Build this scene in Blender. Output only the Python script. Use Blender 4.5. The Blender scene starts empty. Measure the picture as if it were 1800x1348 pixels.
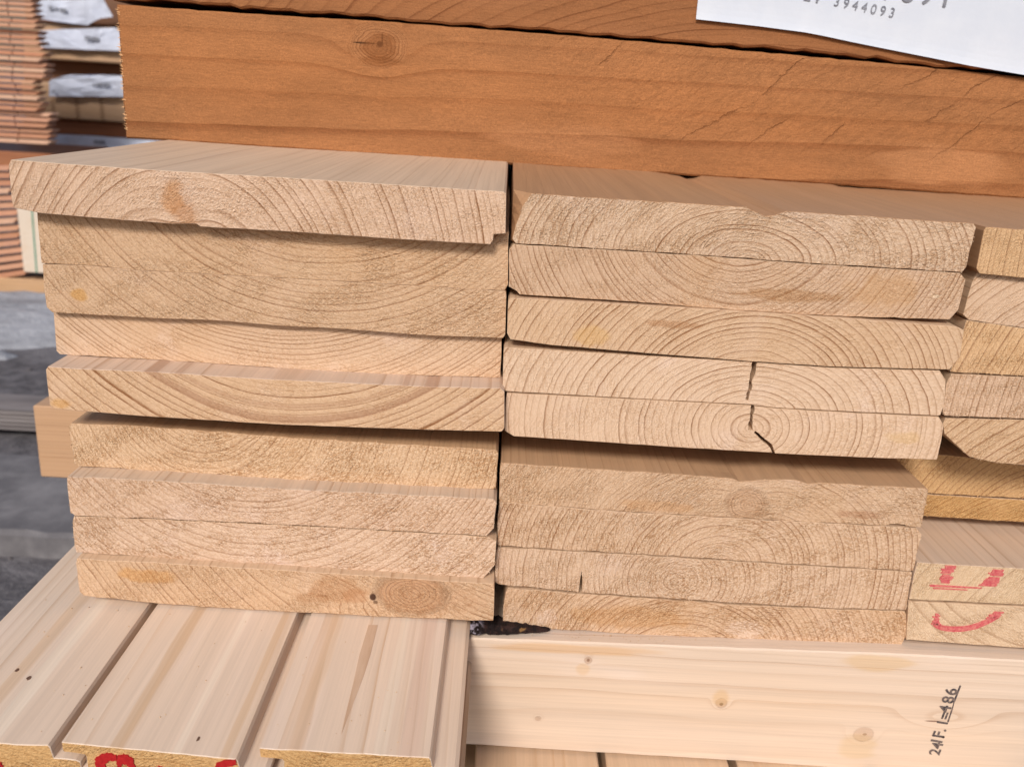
import bpy, bmesh, math, random
from mathutils import Vector, Matrix
S = bpy.context.scene
COL = S.collection

# ------------------------------------------------------------------ camera, sky, sun
F_PX = 1550.0
RHO = math.radians(3.3)
def _axes():
    d = Vector((0, -504, F_PX)).normalized()
    x = Vector((math.cos(RHO), math.sin(RHO), 0)); x.z = -(x.x*d.x + x.y*d.y)/d.z; x.normalize()
    return x, d, -d.cross(x)
AX, AD, AU = _axes()                      # world X, Y, Z seen in the camera (x right, y down, z forward)
CAM = Vector((0, -0.40, 0.85))
def w_of(c): return Vector((AX.dot(c), AD.dot(c), AU.dot(c)))
cam_d = bpy.data.cameras.new('camera'); cam = bpy.data.objects.new('camera', cam_d); COL.objects.link(cam)
cr, cu, cb = w_of(Vector((1,0,0))), w_of(Vector((0,-1,0))), w_of(Vector((0,0,-1)))
cam.matrix_world = Matrix(((cr.x,cu.x,cb.x,CAM.x),(cr.y,cu.y,cb.y,CAM.y),(cr.z,cu.z,cb.z,CAM.z),(0,0,0,1)))
cam_d.sensor_width = 36; cam_d.lens = F_PX/1800*36
cam_d.clip_start = .01; cam_d.clip_end = 300
cam_d.dof.use_dof = True; cam_d.dof.focus_distance = .425; cam_d.dof.aperture_fstop = 15
S.camera = cam

SUN_EL, SUN_AZ = math.radians(36), math.radians(13)     # az: towards the camera's left, from straight behind the camera
wd = bpy.data.worlds.new("World"); S.world = wd; wd.use_nodes = True
wn = wd.node_tree; bg = wn.nodes['Background']
sky = wn.nodes.new('ShaderNodeTexSky'); sky.sky_type = 'NISHITA'; sky.sun_disc = False
sky.sun_elevation = SUN_EL; sky.air_density = 1.0; sky.dust_density = 2.5; sky.ozone_density = 1.0
to_sun = Vector((-math.sin(SUN_AZ)*math.cos(SUN_EL), -math.cos(SUN_AZ)*math.cos(SUN_EL), math.sin(SUN_EL)))
sky.sun_rotation = math.atan2(to_sun.x, to_sun.y)
wn.links.new(sky.outputs[0], bg.inputs[0]); bg.inputs[1].default_value = .088
sl = bpy.data.lights.new('sun', 'SUN'); sun = bpy.data.objects.new('sun', sl); COL.objects.link(sun)
sl.energy = 2.6; sl.angle = math.radians(13); sl.color = (1, .94, .865)
sun.rotation_euler = to_sun.to_track_quat('Z', 'Y').to_euler(); sun.location = (-1, -2, 3)
S.view_settings.view_transform = 'Standard'; S.view_settings.look = 'None'
S.view_settings.exposure = .16; S.view_settings.gamma = 1
S.cycles.max_bounces = 8; S.cycles.diffuse_bounces = 5

# ------------------------------------------------------------------ geometry helpers
def ray(px, py): return w_of(Vector(((px-900)/F_PX, (py-674)/F_PX, 1)))
def P(px, py, a=0.0, b=0.0):              # photograph pixel -> point of the upright plane Y = a + b X
    r = ray(px, py); t = (a + b*CAM.x - CAM.y)/(r.y - b*r.x); return CAM + r*t
def PZ(px, py, z):
    r = ray(px, py); return CAM + r*((z-CAM.z)/r.z)
def L(r, g, b):                            # sRGB 0-255 -> linear
    f = lambda c: (c/255/12.92) if c/255 <= .04045 else ((c/255+.055)/1.055)**2.4
    return (f(r), f(g), f(b), 1)
def link(name, me, parent=None, loc=None):
    o = bpy.data.objects.new(name, me); COL.objects.link(o)
    if parent: o.parent = parent
    if loc is not None: o.location = loc
    return o
def tag(o, label=None, cat=None, group=None, kind=None):
    if label: o['label'] = label
    if cat: o['category'] = cat
    if group: o['group'] = group
    if kind: o['kind'] = kind
    return o
def empty(name, loc, label, cat, group=None):
    o = link(name, None, None, loc); o.empty_display_size = .02
    return tag(o, label, cat, group)

def resample(pts, step, jit, rng, closed=True):
    out = []; n = len(pts)
    for i in range(n if closed else n-1):
        a, b = pts[i], pts[(i+1) % n]; d = ((a[0]-b[0])**2+(a[1]-b[1])**2)**.5
        k = max(1, int(d/step)); nx, nz = (-(b[1]-a[1])/max(d,1e-9), (b[0]-a[0])/max(d,1e-9))
        ph = rng.uniform(0, 6)
        for j in range(k):
            t = j/k; q = (rng.gauss(0, 1)*jit*.6 + jit*.7*math.sin(ph + t*d/.011*3 + rng.random())) if j else rng.gauss(0,1)*jit*.3
            out.append((a[0]+(b[0]-a[0])*t+nx*q, a[1]+(b[1]-a[1])*t+nz*q))
    return out
def area(p): return sum(p[i][0]*p[(i+1)%len(p)][1]-p[(i+1)%len(p)][0]*p[i][1] for i in range(len(p)))/2
def inset(pts, d):
    n = len(pts); out = []; s = 1 if area(pts) > 0 else -1
    for i in range(n):
        a, c, b = pts[i-1], pts[i], pts[(i+1) % n]
        e1 = Vector((c[0]-a[0], c[1]-a[1])); e2 = Vector((b[0]-c[0], b[1]-c[1]))
        if e1.length < 1e-9 or e2.length < 1e-9: out.append(c); continue
        e1.normalize(); e2.normalize(); nn = Vector((-(e1.y+e2.y), e1.x+e2.x))
        if nn.length < 1e-6: out.append(c); continue
        nn.normalize(); out.append((c[0]+nn.x*d*s, c[1]+nn.y*d*s))
    return out

def prism(pts, o3, yplane, length, mats, rim=.0005, smooth=False, back=None):
    """outline in world (x,z) -> solid running away along +Y; front ring slightly rounded. o3: origin"""
    a, b = yplane
    if area(pts) < 0: pts = pts[::-1]
    bm = bmesh.new()
    fr = inset(pts, rim)
    body = back or pts
    rings = []
    for ring, dy in ((fr, 0.0), (pts, rim), (body, rim if back is None else .009), (body, length)):
        if back is None and dy == rim and ring is body and len(rings) == 2: continue
        rings.append([bm.verts.new((x-o3.x, a+b*x+dy-o3.y, z-o3.z)) for x, z in ring])
    n = len(pts)
    f = bm.faces.new(rings[0]); f.material_index = 0
    for A, B in zip(rings, rings[1:]):
        for i in range(n):
            j = (i+1) % n
            q = bm.faces.new((A[j], A[i], B[i], B[j])); q.material_index = 1 if len(mats) > 1 else 0
    bm.faces.new(rings[-1][::-1]).material_index = len(mats)-1
    bmesh.ops.recalc_face_normals(bm, faces=bm.faces)
    bmesh.ops.triangulate(bm, faces=[q for q in bm.faces if len(q.verts) > 4])
    me = bpy.data.meshes.new('plank_mesh'); bm.to_mesh(me); bm.free()
    for m in mats: me.materials.append(m)
    return me

def bevel_box(x0, x1, y0, y1, z0, z1, m, bev=.002, origin=None, rng=None, jit=0):
    bm = bmesh.new(); o = origin or Vector(((x0+x1)/2, y0, z0))
    vs = [bm.verts.new((x-o.x, y-o.y, z-o.z)) for x in (x0, x1) for y in (y0, y1) for z in (z0, z1)]
    if rng:
        for v in vs: v.co += Vector((rng.gauss(0, jit), rng.gauss(0, jit), rng.gauss(0, jit*.3)))
    for q in ((0,1,3,2),(4,6,7,5),(0,4,5,1),(2,3,7,6),(0,2,6,4),(1,5,7,3)): bm.faces.new([vs[i] for i in q])
    bmesh.ops.bevel(bm, geom=list(bm.edges), offset=bev, segments=1, affect='EDGES')
    bmesh.ops.recalc_face_normals(bm, faces=bm.faces)
    me = bpy.data.meshes.new('box_mesh'); bm.to_mesh(me); bm.free(); me.materials.append(m)
    return me, o

# ------------------------------------------------------------------ materials
class NT:
    def __init__(s, name):
        s.m = bpy.data.materials.new(name); s.m.use_nodes = True; s.t = s.m.node_tree
        s.b = s.t.nodes['Principled BSDF']
    def _set(s, sock, v):
        if isinstance(v, bpy.types.NodeSocket): s.t.links.new(v, sock)
        elif v is not None: sock.default_value = v
    def f(s, op, a, b=None, c=None, clamp=False):
        n = s.t.nodes.new('ShaderNodeMath'); n.operation = op; n.use_clamp = clamp
        for i, v in enumerate((a, b, c)): s._set(n.inputs[i], v)
        return n.outputs[0]
    def add(s, a, b): return s.f('ADD', a, b)
    def sub(s, a, b): return s.f('SUBTRACT', a, b)
    def mul(s, a, b): return s.f('MULTIPLY', a, b)
    def ma(s, a, b, c): return s.f('MULTIPLY_ADD', a, b, c)
    def ss(s, v, a, b, lo=0.0, hi=1.0):
        n = s.t.nodes.new('ShaderNodeMapRange'); n.interpolation_type = 'SMOOTHSTEP'
        for i, q in enumerate((v, a, b, lo, hi)): s._set(n.inputs[i], q)
        return n.outputs[0]
    def noise(s, vec, scale, detail=2, rough=.5, out=0, dist=0):
        n = s.t.nodes.new('ShaderNodeTexNoise'); s._set(n.inputs['Vector'], vec)
        n.inputs['Scale'].default_value = scale; n.inputs['Detail'].default_value = detail
        n.inputs['Roughness'].default_value = rough; n.inputs['Distortion'].default_value = dist
        return n.outputs[out]
    def vec(s, x, y, z):
        n = s.t.nodes.new('ShaderNodeCombineXYZ')
        for i, v in enumerate((x, y, z)): s._set(n.inputs[i], v)
        return n.outputs[0]
    def obj(s):
        n = s.t.nodes.new('ShaderNodeTexCoord'); q = s.t.nodes.new('ShaderNodeSeparateXYZ')
        s.t.links.new(n.outputs['Object'], q.inputs[0]); s.P = n.outputs['Object']
        return q.outputs[0], q.outputs[1], q.outputs[2]
    def mix(s, fac, a, b, mode='MIX'):
        n = s.t.nodes.new('ShaderNodeMix'); n.data_type = 'RGBA'; n.blend_type = mode
        s._set(n.inputs[0], fac); s._set(n.inputs[6], a); s._set(n.inputs[7], b); return n.outputs[2]
    def white(s, w):
        n = s.t.nodes.new('ShaderNodeTexWhiteNoise'); n.noise_dimensions = '1D'; s._set(n.inputs['W'], w); return n.outputs[0]
    def scale(s, col, v):
        return s.mix(1.0, col, s.vec(v, v, v), 'MULTIPLY')
    def done(s, col, rough=.7, height=None, dist=.0004, strength=1.0, spec=.25):
        s._set(s.b.inputs['Base Color'], col); s._set(s.b.inputs['Roughness'], rough)
        s.b.inputs['Specular IOR Level'].default_value = spec
        if height is not None:
            n = s.t.nodes.new('ShaderNodeBump'); n.inputs['Strength'].default_value = strength
            n.inputs['Distance'].default_value = dist; s._set(n.inputs['Height'], height)
            s.t.links.new(n.outputs[0], s.b.inputs['Normal'])
        return s.m

def wood(name, pith, sp, k=1.0, axis='y', early=(.60,.41,.27), late=(.33,.17,.085), con=.75, seed=0.0, end=True, fuzz=.5,
         warp=.004, knots=(), stain=.35, stain_col=(.55,.30,.12), pale=.3, darkring=None, lo=.35, marks=(), taper=.004, stretch=1.0, torn=0.0, ringvar=3.4, tz=(-9, -8, -9)):
    """solid wood: growth rings round a pith running along `axis`; the same field shows as rings on ends and stripes on faces"""
    s = NT(name); x, y, z = s.obj()
    u, v, w = (x, z, y) if axis == 'y' else (y, z, x)
    wv = s.vec(s.add(u, seed*.37), s.add(v, seed*.73), s.mul(w, .12 if axis == 'y' else .22))
    n1 = s.noise(wv, 22, 2); n2 = s.noise(wv, 160, 1)
    du = s.mul(s.sub(u, pith[0]), k); dv = s.sub(v, pith[1])
    du = s.ma(w, taper, du)
    r0 = s.f('SQRT', s.add(s.mul(du, du), s.mul(dv, dv)))
    r = s.ma(s.sub(n1, .5), warp*.85, s.ma(s.sub(n2, .5), .0005, r0))
    rv = s.noise(s.vec(s.add(r, seed), 0.0, 0.0), 1/(sp*6), 3, .6)
    t = s.ma(s.sub(rv, .5), ringvar, s.mul(r, 1/sp))
    kmask = 0.0
    for (ku, kv, a, b_, amp, hard) in knots:
        eu = s.mul(s.sub(w if axis == 'x' else u, ku), 1/a); ev = s.mul(s.sub(v, kv), 1/b_)
        d = s.f('SQRT', s.add(s.mul(eu, eu), s.mul(ev, ev)))
        d = s.ma(s.sub(n2, .5), .25, s.ma(s.sub(n1, .5), .5, d))
        g = s.f('EXPONENT', s.mul(s.mul(d, d), -.55))
        t = s.ma(g, amp, t)
        mk = s.ss(d, 1.12, .8)
        if hard > 0:
            t = s.add(s.mul(t, s.sub(1.0, mk)), s.mul(s.mul(d, 7.0), mk))
        kmask = s.f('MAXIMUM', kmask, s.mul(mk, abs(hard)))
    fr = s.f('FRACT', t); idn = s.f('FLOOR', t)
    wh = s.white(s.add(idn, seed*3.1))
    line = s.add(s.mul(s.f('POWER', s.ss(fr, .66, .93), 1.3), s.ss(fr, 1.0, .955)), s.mul(s.ss(fr, lo-.35, .95), s.mul(s.ss(fr, 1.0, .96), .26)))
    line = s.mul(line, s.ma(wh, .85, .22)); line = s.mul(line, s.ma(s.noise(s.vec(s.add(u, seed), s.add(v, 2*seed), s.mul(w, .1)), 75, 3, .6), 1.5, .12))
    patch = s.noise(wv, 30, 3, .6); patch2 = s.noise(s.vec(s.add(u, 3.1+seed), v, s.mul(w, .15)), 14, 3, .55)
    early = (early[0]*.99, early[1]*.99, early[2]*.995) if end else early; late = (late[0]*.82, late[1]*.73, late[2]*.66)
    col = s.mix(s.mul(line, con), (*early, 1), (*late, 1))
    col = s.mix(s.mul(s.ss(patch2, .5, .72), stain), col, s.mix(.45, col, (*stain_col, 1)))
    col = s.mix(s.mul(s.ss(patch, .52, .75), pale), col, (early[0]*1.12, early[1]*1.2, early[2]*1.42, 1))
    if darkring:
        for (r1, wdt, amt) in darkring:
            dd = s.f('ABSOLUTE', s.sub(r, r1)); col = s.mix(s.mul(s.ss(dd, wdt, wdt*.55), amt), col, (.33, .17, .10, 1))
    if kmask != 0.0:
        col = s.mix(kmask, col, s.mix(s.mul(s.ss(fr, .45, .95), .9), (.40, .19, .085, 1), (.13, .045, .018, 1)))
    for (mu, mv, a, b_, mc, amt) in marks:
        eu = s.mul(s.sub(w if axis == 'x' else u, mu), 1/a); ev = s.mul(s.sub(v, mv), 1/b_)
        d = s.ma(s.sub(patch, .5), 1.2, s.ma(s.sub(n2, .5), .8, s.f('SQRT', s.add(s.mul(eu, eu), s.mul(ev, ev)))))
        col = s.mix(s.mul(s.ss(d, 1.0, .55), amt), col, (*mc, 1))
    if end:
        th = s.f('ARCTAN2', dv, du); arc = s.mul(th, r0)
        tuft = s.noise(s.vec(s.mul(r, 1/.0010), s.mul(arc, 1/.0016), seed), 1.0, 2, .6)
        fine = s.noise(s.P, 1150, 2, .65); saw = s.noise(s.vec(s.mul(u, 900), s.mul(v, 140), seed), 1.0, 1)
        pmr = s.ss(s.noise(s.vec(s.mul(s.add(u, s.mul(v, .6)), 34), s.mul(s.sub(v, s.mul(u, .5)), 80), seed), 1.0, 3, .6), .36, .66)
        pm = s.ma(pmr, .55, .45) if fuzz > 1 else s.ma(pmr, .5, .5)
        col = s.mix(s.mul(pmr, min(.26, .26*fuzz)), col, s.mix(.4, s.mix(s.mul(line, con*.7), (early[0]*.97, early[1]*.87, early[2]*.72, 1), (*late, 1)), (.56, .34, .17, 1)))
        h = s.add(s.mul(tuft, .6), s.add(s.mul(fine, .8), s.mul(saw, .2)))
        hh = s.mul(s.sub(h, .8), s.mul(pm, fuzz))
        g = s.add(s.mul(s.noise(s.vec(s.mul(r, 1/.00085), s.mul(arc, 1/.0012), seed+4), 1.0, 1, .5), .55), s.mul(s.noise(s.P, 900, 2, .6), .45))
        m_ = s.ss(g, .38, .62); amt = s.mul(pm, min(.85, .20+fuzz*.50))
        dk = s.mix(1.0, col, (.74, .60, .48, 1), 'MULTIPLY'); lt = s.mix(1.0, col, (1.24, 1.32, 1.42, 1), 'MULTIPLY')
        col = s.mix(amt, col, s.mix(m_, dk, lt))
        return s.done(col, .8, s.sub(hh, s.mul(line, .05)), .0020 if fuzz < 1 else .0012, 1.0, .12)
    gr = s.noise(s.vec(s.mul(u, 900), s.mul(v, 900), s.mul(w, 14*stretch)), 1.0, 2)
    gr2 = s.noise(s.vec(s.mul(u, 160), s.mul(v, 160), s.mul(w, 5*stretch)), 1.0, 2)
    col = s.scale(col, s.ma(s.sub(gr, .5), .22, s.ma(s.sub(gr2, .5), .26, 1.0)))
    h = s.ma(gr, .12, s.mul(line, -.12))
    if torn > 0:
        fine = s.noise(s.P, 620, 3, .65); sp_0 = s.noise(s.P, 950, 3, .7)
        tm = s.mul(s.ss(s.add(w, s.mul(v, 1.2)), tz[0], tz[1]), s.ss(v, tz[2], tz[2]+.02))
        cc = s.sub(s.mul(w, .60), s.mul(v, .80))
        jag_ = s.noise(s.P, 260, 3, .7); wob = s.noise(s.P, 24, 2)
        cf = s.f('FRACT', s.ma(jag_, .20, s.ma(wob, .75, s.mul(cc, 1/.024))))
        pres = s.ss(s.noise(s.vec(s.mul(w, 26), s.mul(v, 26), seed), 1.0, 3, .6), .44, .58)
        ln = s.mul(s.ss(s.f('ABSOLUTE', s.sub(cf, .5)), .038, .008), s.mul(pres, tm))
        step_ = s.mul(s.mul(cf, tm), .5)
        rg_ = s.mul(s.ss(s.noise(s.vec(s.mul(cc, 330), s.mul(s.add(w, v), 90), seed), 1.0, 3, .65), .45, .62), s.ma(tm, .35, .10))
        h = s.add(h, s.mul(s.add(s.add(s.mul(sp_0, .5), s.mul(rg_, .3)), s.sub(s.mul(step_, .6), s.mul(ln, .5))), torn))
        col = s.mix(s.mul(ln, .26*torn), col, (late[0]*.42, late[1]*.36, late[2]*.30, 1))
        fib = s.noise(s.vec(s.mul(u, 2600), s.mul(v, 2600), s.mul(w, 160)), 1.0, 2, .6); sp_ = s.noise(s.P, 1250, 2, .7)
        col = s.scale(col, s.ma(s.sub(fine, .5), .35*torn, 1.0)); col = s.scale(col, s.ma(s.sub(fib, .5), .75*torn, 1.0))
        col = s.scale(col, s.ma(s.sub(sp_, .5), .9*torn, 1.0)); col = s.scale(col, s.ma(s.sub(rg_, .3), s.mul(tm, -.22), 1.0))
        big = s.noise(s.vec(s.mul(w, 9), s.mul(v, 26), seed+2), 1.0, 3, .6); col = s.scale(col, s.ma(s.sub(big, .5), .5, 1.0))
        return s.done(col, .75, h, .0011, 1.0, .15)
    return s.done(col, .55, h, .0006, 1.0, .3)

def plain(name, c1, c2, scale=60, rough=.8, bump=.0005, detail=4, stretch=(1,1,1), spec=.2):
    s = NT(name); x, y, z = s.obj()
    v = s.vec(s.mul(x, stretch[0]), s.mul(y, stretch[1]), s.mul(z, stretch[2]))
    n = s.noise(v, scale, detail, .6)
    return s.done(s.mix(s.ss(n, .3, .7), (*c1, 1), (*c2, 1)), rough, n, bump, 1.0, spec)

# ------------------------------------------------------------------ planks of the main stack
RNG = random.Random(7)
PLANKS = {}
GROUP = 'plank ends in the three columns of the stack'
def lerp_edge(pts, x):
    for a, b in zip(pts, pts[1:]):
        if a[0] <= x <= b[0]: return a[1]+(b[1]-a[1])*(x-a[0])/max(1e-9, b[0]-a[0])
    return pts[0][1] if x < pts[0][0] else pts[-1][1]

def jag(pts, amp, seed, n=5):
    r = random.Random(seed); out = []
    for a, b in zip(pts, pts[1:]):
        for i in range(n):
            t = i/n; q = r.uniform(-amp, amp) if i else 0; out.append((a[0]+(b[0]-a[0])*t+q, a[1]+(b[1]-a[1])*t+q*.3))
    return out+[pts[-1]]

def plank(key, label, top, right, bottom, left, pith, sp, Y=0.0, b=0.0, mode='free', above=None, jit=.00012, mats=None,
          length=1.6, chip=None, back_left=None, early=(.60,.41,.27), late=(.33,.17,.085), knots=(), marks=(), gap=.00010, rim=.00018, darkring=None, **kw):
    """top/bottom: photograph points left to right; right: downwards; left: upwards."""
    if mode == 'strip':                                   # the top face shows: front is where the ray meets the plank above's underside
        ab = PLANKS[above]; l, r_ = top[0], top[-1]
        q = [PZ(p[0], p[1], lerp_edge(ab['bot'], P(*p, Y).x)) for p in (l, r_)]
        b = (q[1].y-q[0].y)/(q[1].x-q[0].x); Y = q[0].y-b*q[0].x
    wide = lambda ps: [(2700, p[1]+46) if p[0] == 1960 else p for p in ps]
    top, right, bottom = wide(top), wide(right), wide(bottom)
    pt = lambda p: P(p[0], p[1], Y, b)
    T = [pt(p) for p in top]; B = [pt(p) for p in bottom]; R = [pt(p) for p in right]; Lf = [pt(p) for p in left]
    if mode == 'under':
        bot = PLANKS[above]['bot']
        for q in T: q.z = max(q.z, lerp_edge(bot, q.x))
    out = [(q.x, q.z) for q in T + R + B[::-1] + Lf]
    rng = random.Random(hash(key) % 1000 if False else sum(map(ord, key)))
    base = inset([(x, z) for x, z in out], 0) if False else out
    if area(base) < 0: base = base[::-1]
    base = inset(base, gap)
    rs = resample(base, .0035, jit, rng)
    pm = [pt(p) for p in (top[0], bottom[-1])]
    o3 = Vector(((pm[0].x+pm[1].x)/2, Y + b*(pm[0].x+pm[1].x)/2, min(z for _, z in out)))
    ppm = (pt((top[0][0]+100, top[0][1])) - pt(top[0])).length/100
    loc2 = lambda px, py: (pt((px, py)).x-o3.x, pt((px, py)).z-o3.z)
    kn = [(*loc2(kx, ky), a*ppm, c*ppm*1.03, amp, hard) for (kx, ky, a, c, amp, hard) in knots]
    mk = [(*loc2(kx, ky), a*ppm, c*ppm*1.03, mc, amt) for (kx, ky, a, c, mc, amt) in marks]
    dr = [(r1*ppm, wd_*ppm, amt) for (r1, wd_, amt) in darkring] if darkring else None
    if kw.get('fuzz', .5) > 1: early = (early[0]*1.03, early[1]*1.04, early[2]*1.05)
    seed = (sum(map(ord, key)) % 17)*.61 + len(PLANKS)*.37
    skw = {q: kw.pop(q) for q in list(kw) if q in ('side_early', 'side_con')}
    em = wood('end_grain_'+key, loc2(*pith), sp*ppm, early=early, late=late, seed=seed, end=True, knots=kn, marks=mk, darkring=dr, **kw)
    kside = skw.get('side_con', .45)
    kws = {q: v for q, v in kw.items() if q in ('k', 'warp', 'lo', 'ringvar')}
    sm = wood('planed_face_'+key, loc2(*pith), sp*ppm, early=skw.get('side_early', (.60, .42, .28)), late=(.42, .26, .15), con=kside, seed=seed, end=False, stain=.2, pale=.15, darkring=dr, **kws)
    bk = None
    if chip or back_left:
        bk = []
        c0, c1 = (pt((chip[0], 0)).x, pt((chip[1], 0)).x) if chip else (9, 9)
        za, zb_ = (lerp_edge([(q.x, q.z) for q in T], c0), lerp_edge([(q.x, q.z) for q in T], c1)) if chip else (0, 0)
        bl = pt((back_left, 400)).x if back_left else -9; zt = T[0].z+.0002
        for (x, z) in rs:
            if c0 <= x <= c1 and z > za-.008: z = za+(zb_-za)*(x-c0)/(c1-c0)
            if back_left and x < T[0].x+.0005:
                z = zt-(zt-z)*1.0 if z < T[0].z-.004 else zt; x = bl
            bk.append((x, z))
    me = prism(rs, o3, (Y, b), length, [em, sm], rim=rim, back=bk)
    o = link('plank', me, None, o3)
    if kw.get('fuzz', .5) >= .8:                          # torn fibres standing off the sawn edges
        fb_ = bmesh.new(); n = len(rs)
        for i in range(int(n*.9)):
            j = rng.randrange(n); x, z = rs[j]; x2, z2 = rs[(j+1) % n]; tt = rng.random(); x += (x2-x)*tt; z += (z2-z)*tt
            nx, nz = (z2-rs[j][1]), -(x2-rs[j][0]); dl = max(1e-9, math.hypot(nx, nz)); ln = rng.uniform(.0001, .0005)*(2.2 if rng.random() < .08 else 1); wd2 = rng.uniform(.00010, .00028)
            y0 = Y+b*x; q = Vector((x, y0-.00005, z))-o3; tx, tz_ = -nz/dl, nx/dl
            e = q+Vector((nx/dl*ln+rng.uniform(-.0003, .0003), -rng.uniform(.0001, .0004), nz/dl*ln-.0001))
            vs3 = [fb_.verts.new(q+Vector((tx*wd2, 0, tz_*wd2))), fb_.verts.new(q-Vector((tx*wd2, 0, tz_*wd2))), fb_.verts.new(q+Vector((0, .0006, 0))), fb_.verts.new(e)]
            for f3 in ((0,1,3),(1,2,3),(2,0,3)): fb_.faces.new([vs3[k3] for k3 in f3])
        fm = bpy.data.meshes.new('fibre_mesh'); fb_.to_mesh(fm); fb_.free(); fm.materials.append(em); fo = link('edge_fibres', fm, o); fo['kind'] = 'stuff'
    tag(o, label, 'plank', GROUP)
    PLANKS[key] = dict(o=o, Y=Y, b=b, bot=[(q.x, q.z) for q in B], top=[(q.x, q.z) for q in T], pt=pt)
    print('PLANK', key, 'Y %.4f b %.3f' % (Y, b), 'top %.4f bot %.4f' % (T[len(T)//2].z, B[len(B)//2].z))
    return o

SM = dict(jit=.00006)                      # cleanly sawn
RO = dict(jit=.00022, fuzz=1.25, gap=.0001)   # furry, roughly sawn
YEL = (.65, .42, .235); PNK = (.65, .45, .31); TAN = (.60, .40, .255)
# ---- left column
plank('la', 'top plank of the left column, with brown knot near its left end', [(19,281),(130,289),(289,300),(500,312),(700,325),(886,337)], [(890,341),(889,411)],
      [(75,376),(200,386),(300,394),(345,394),(352,399),(497,407),(700,421),(862,430),(867,422),(868,412)], [(24,366),(20,352),(15,290)], (335,640), 17, Y=-.004, k=1.45, side_con=.22, side_early=(.64,.48,.345), early=(.67,.47,.335), fuzz=.6, warp=.006,
      knots=[(315,360,36,50,1.2,.0)], con=.75, stain=.3, marks=[(305,345,34,40,(.50,.24,.10),.75),(325,375,30,28,(.44,.20,.08),.6)], **SM)
plank('lb', 'yellowish plank right under the top left plank, rings curving down onto the next plank', [(66,378),(497,408),(893,432)], [(893,436),(893,500),(888,509)], [(75,463),(155,466),(244,475),(560,492),(887,511)], [(73,462),(67,400)], (560,90), 12, Y=.0045,
      mode='under', above='la', early=(.61,.41,.26), fuzz=.75, con=.6, warp=.005, stain=.7, lo=.5, gap=.0, rim=.00006, jit=.00004)
plank('lc', 'third plank down in the left column, yellow corner and wide curved rings', [(75,465),(155,467),(244,476),(560,493),(889,512)], [(890,520),(888,588),(884,594)], [(92,549),(270,559),(380,563),(500,573),(589,577),(744,589),(882,594)], [(82,540),(77,500)], (560,90), 11.5, Y=.004,
      early=(.62,.42,.27), fuzz=.7, con=.8, warp=.005, marks=[(138,518,16,14,(.55,.28,.06),.6)], lo=.4, gap=.0, rim=.00006, jit=.00004)
plank('ld', 'pinkish thin-ringed plank of the left column, set back under the yellow one', [(94,550),(380,565),(600,578),(882,597)], [(882,605),(880,664)], [(105,623),(326,636),(500,648),(628,657),(879,664)], [(99,617),(96,580)], (480,150), 8.6, Y=.0085,
      mode='under', above='lc', early=(.65,.455,.31), con=.8, fuzz=.4, warp=.004, pale=.5)
plank('le', 'left column plank with two broad brown ring bands and its top edge showing', [(84,644),(139,648),(267,653),(450,665),(749,679),(880,682)], [(887,689),(887,752),(883,758)], [(96,719),(255,732),(450,744),(500,747),(761,756),(880,759)], [(87,712),(80,650)], (505,305), 12,
      mode='strip', above='ld', early=(.635,.43,.275), fuzz=.35, con=.85, warp=.004, side_early=(.60,.45,.35), darkring=[(437,9,.55),(412,4,.4)], marks=[(104,710,25,14,(.55,.27,.05),.5)], **SM)
plank('lf', 'furry rough-sawn plank of the left column under the dark gap', [(124,744),(235,748),(357,757),(500,768),(678,779),(872,790)], [(876,796),(872,856)], [(137,820),(185,822),(330,833),(475,843),(560,847),(648,853),(868,860)], [(130,814),(121,750)], (350,690), 9.5, Y=.0025,
      early=(.64,.44,.28), con=.6, side_early=(.52,.33,.19), **RO)  # side_early: warm bounce inside the gap, put into the top face colour
plank('lg', 'seventh plank down at left, pale rough end with thin top edge showing', [(119,837),(208,841),(357,849),(500,859),(700,868),(868,877)], [(873,884),(869,928),(857,941)], [(131,906),(300,913),(560,925),(857,942)], [(123,900),(117,843)], (425,645), 10.5,
      mode='strip', above='lf', early=(.63,.44,.31), con=.55, side_early=(.58,.44,.33), **RO)
plank('lh', 'eighth plank down at left, rough pale end joined to the plank above', [(130,907),(300,914),(560,926),(857,943)], [(873,951),(870,993),(849,1016)], [(134,971),(240,977),(329,987),(466,996),(640,1004),(849,1016)], [(131,960),(127,915)], (430,650), 11, Y=PLANKS['lg']['Y']+.0008, b=PLANKS['lg']['b'],
      early=(.64,.455,.325), con=.6, stain=.15, pale=.5, **RO)
plank('li', 'bottom plank of the left column with round brown knots', [(135,981),(299,990),(466,1000),(599,1008),(733,1017),(868,1026)], [(869,1034),(867,1091)], [(147,1047),(280,1061),(383,1068),(500,1075),(599,1080),(699,1085),(866,1091)], [(140,1040),(133,990)], (1050,560), 10.5,
      mode='strip', above='lh', early=(.625,.425,.275), con=.65, fuzz=.65, jit=.0002, knots=[(722,1045,66,41,2.0,.5),(585,1038,62,36,4.0,.0)], stain=.6, marks=[(655,1049,7,8,(.07,.03,.02),.95),(566,1047,12,4,(.15,.06,.03),.6),(660,1058,5,4,(.09,.04,.02),.7),(255,1012,60,16,(.58,.28,.07),.5),(585,1035,70,30,(.45,.23,.11),.5),(545,1050,40,14,(.46,.24,.12),.4),(625,1048,26,16,(.42,.20,.09),.45),(760,1045,100,50,(.5,.28,.16),.3)])
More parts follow.
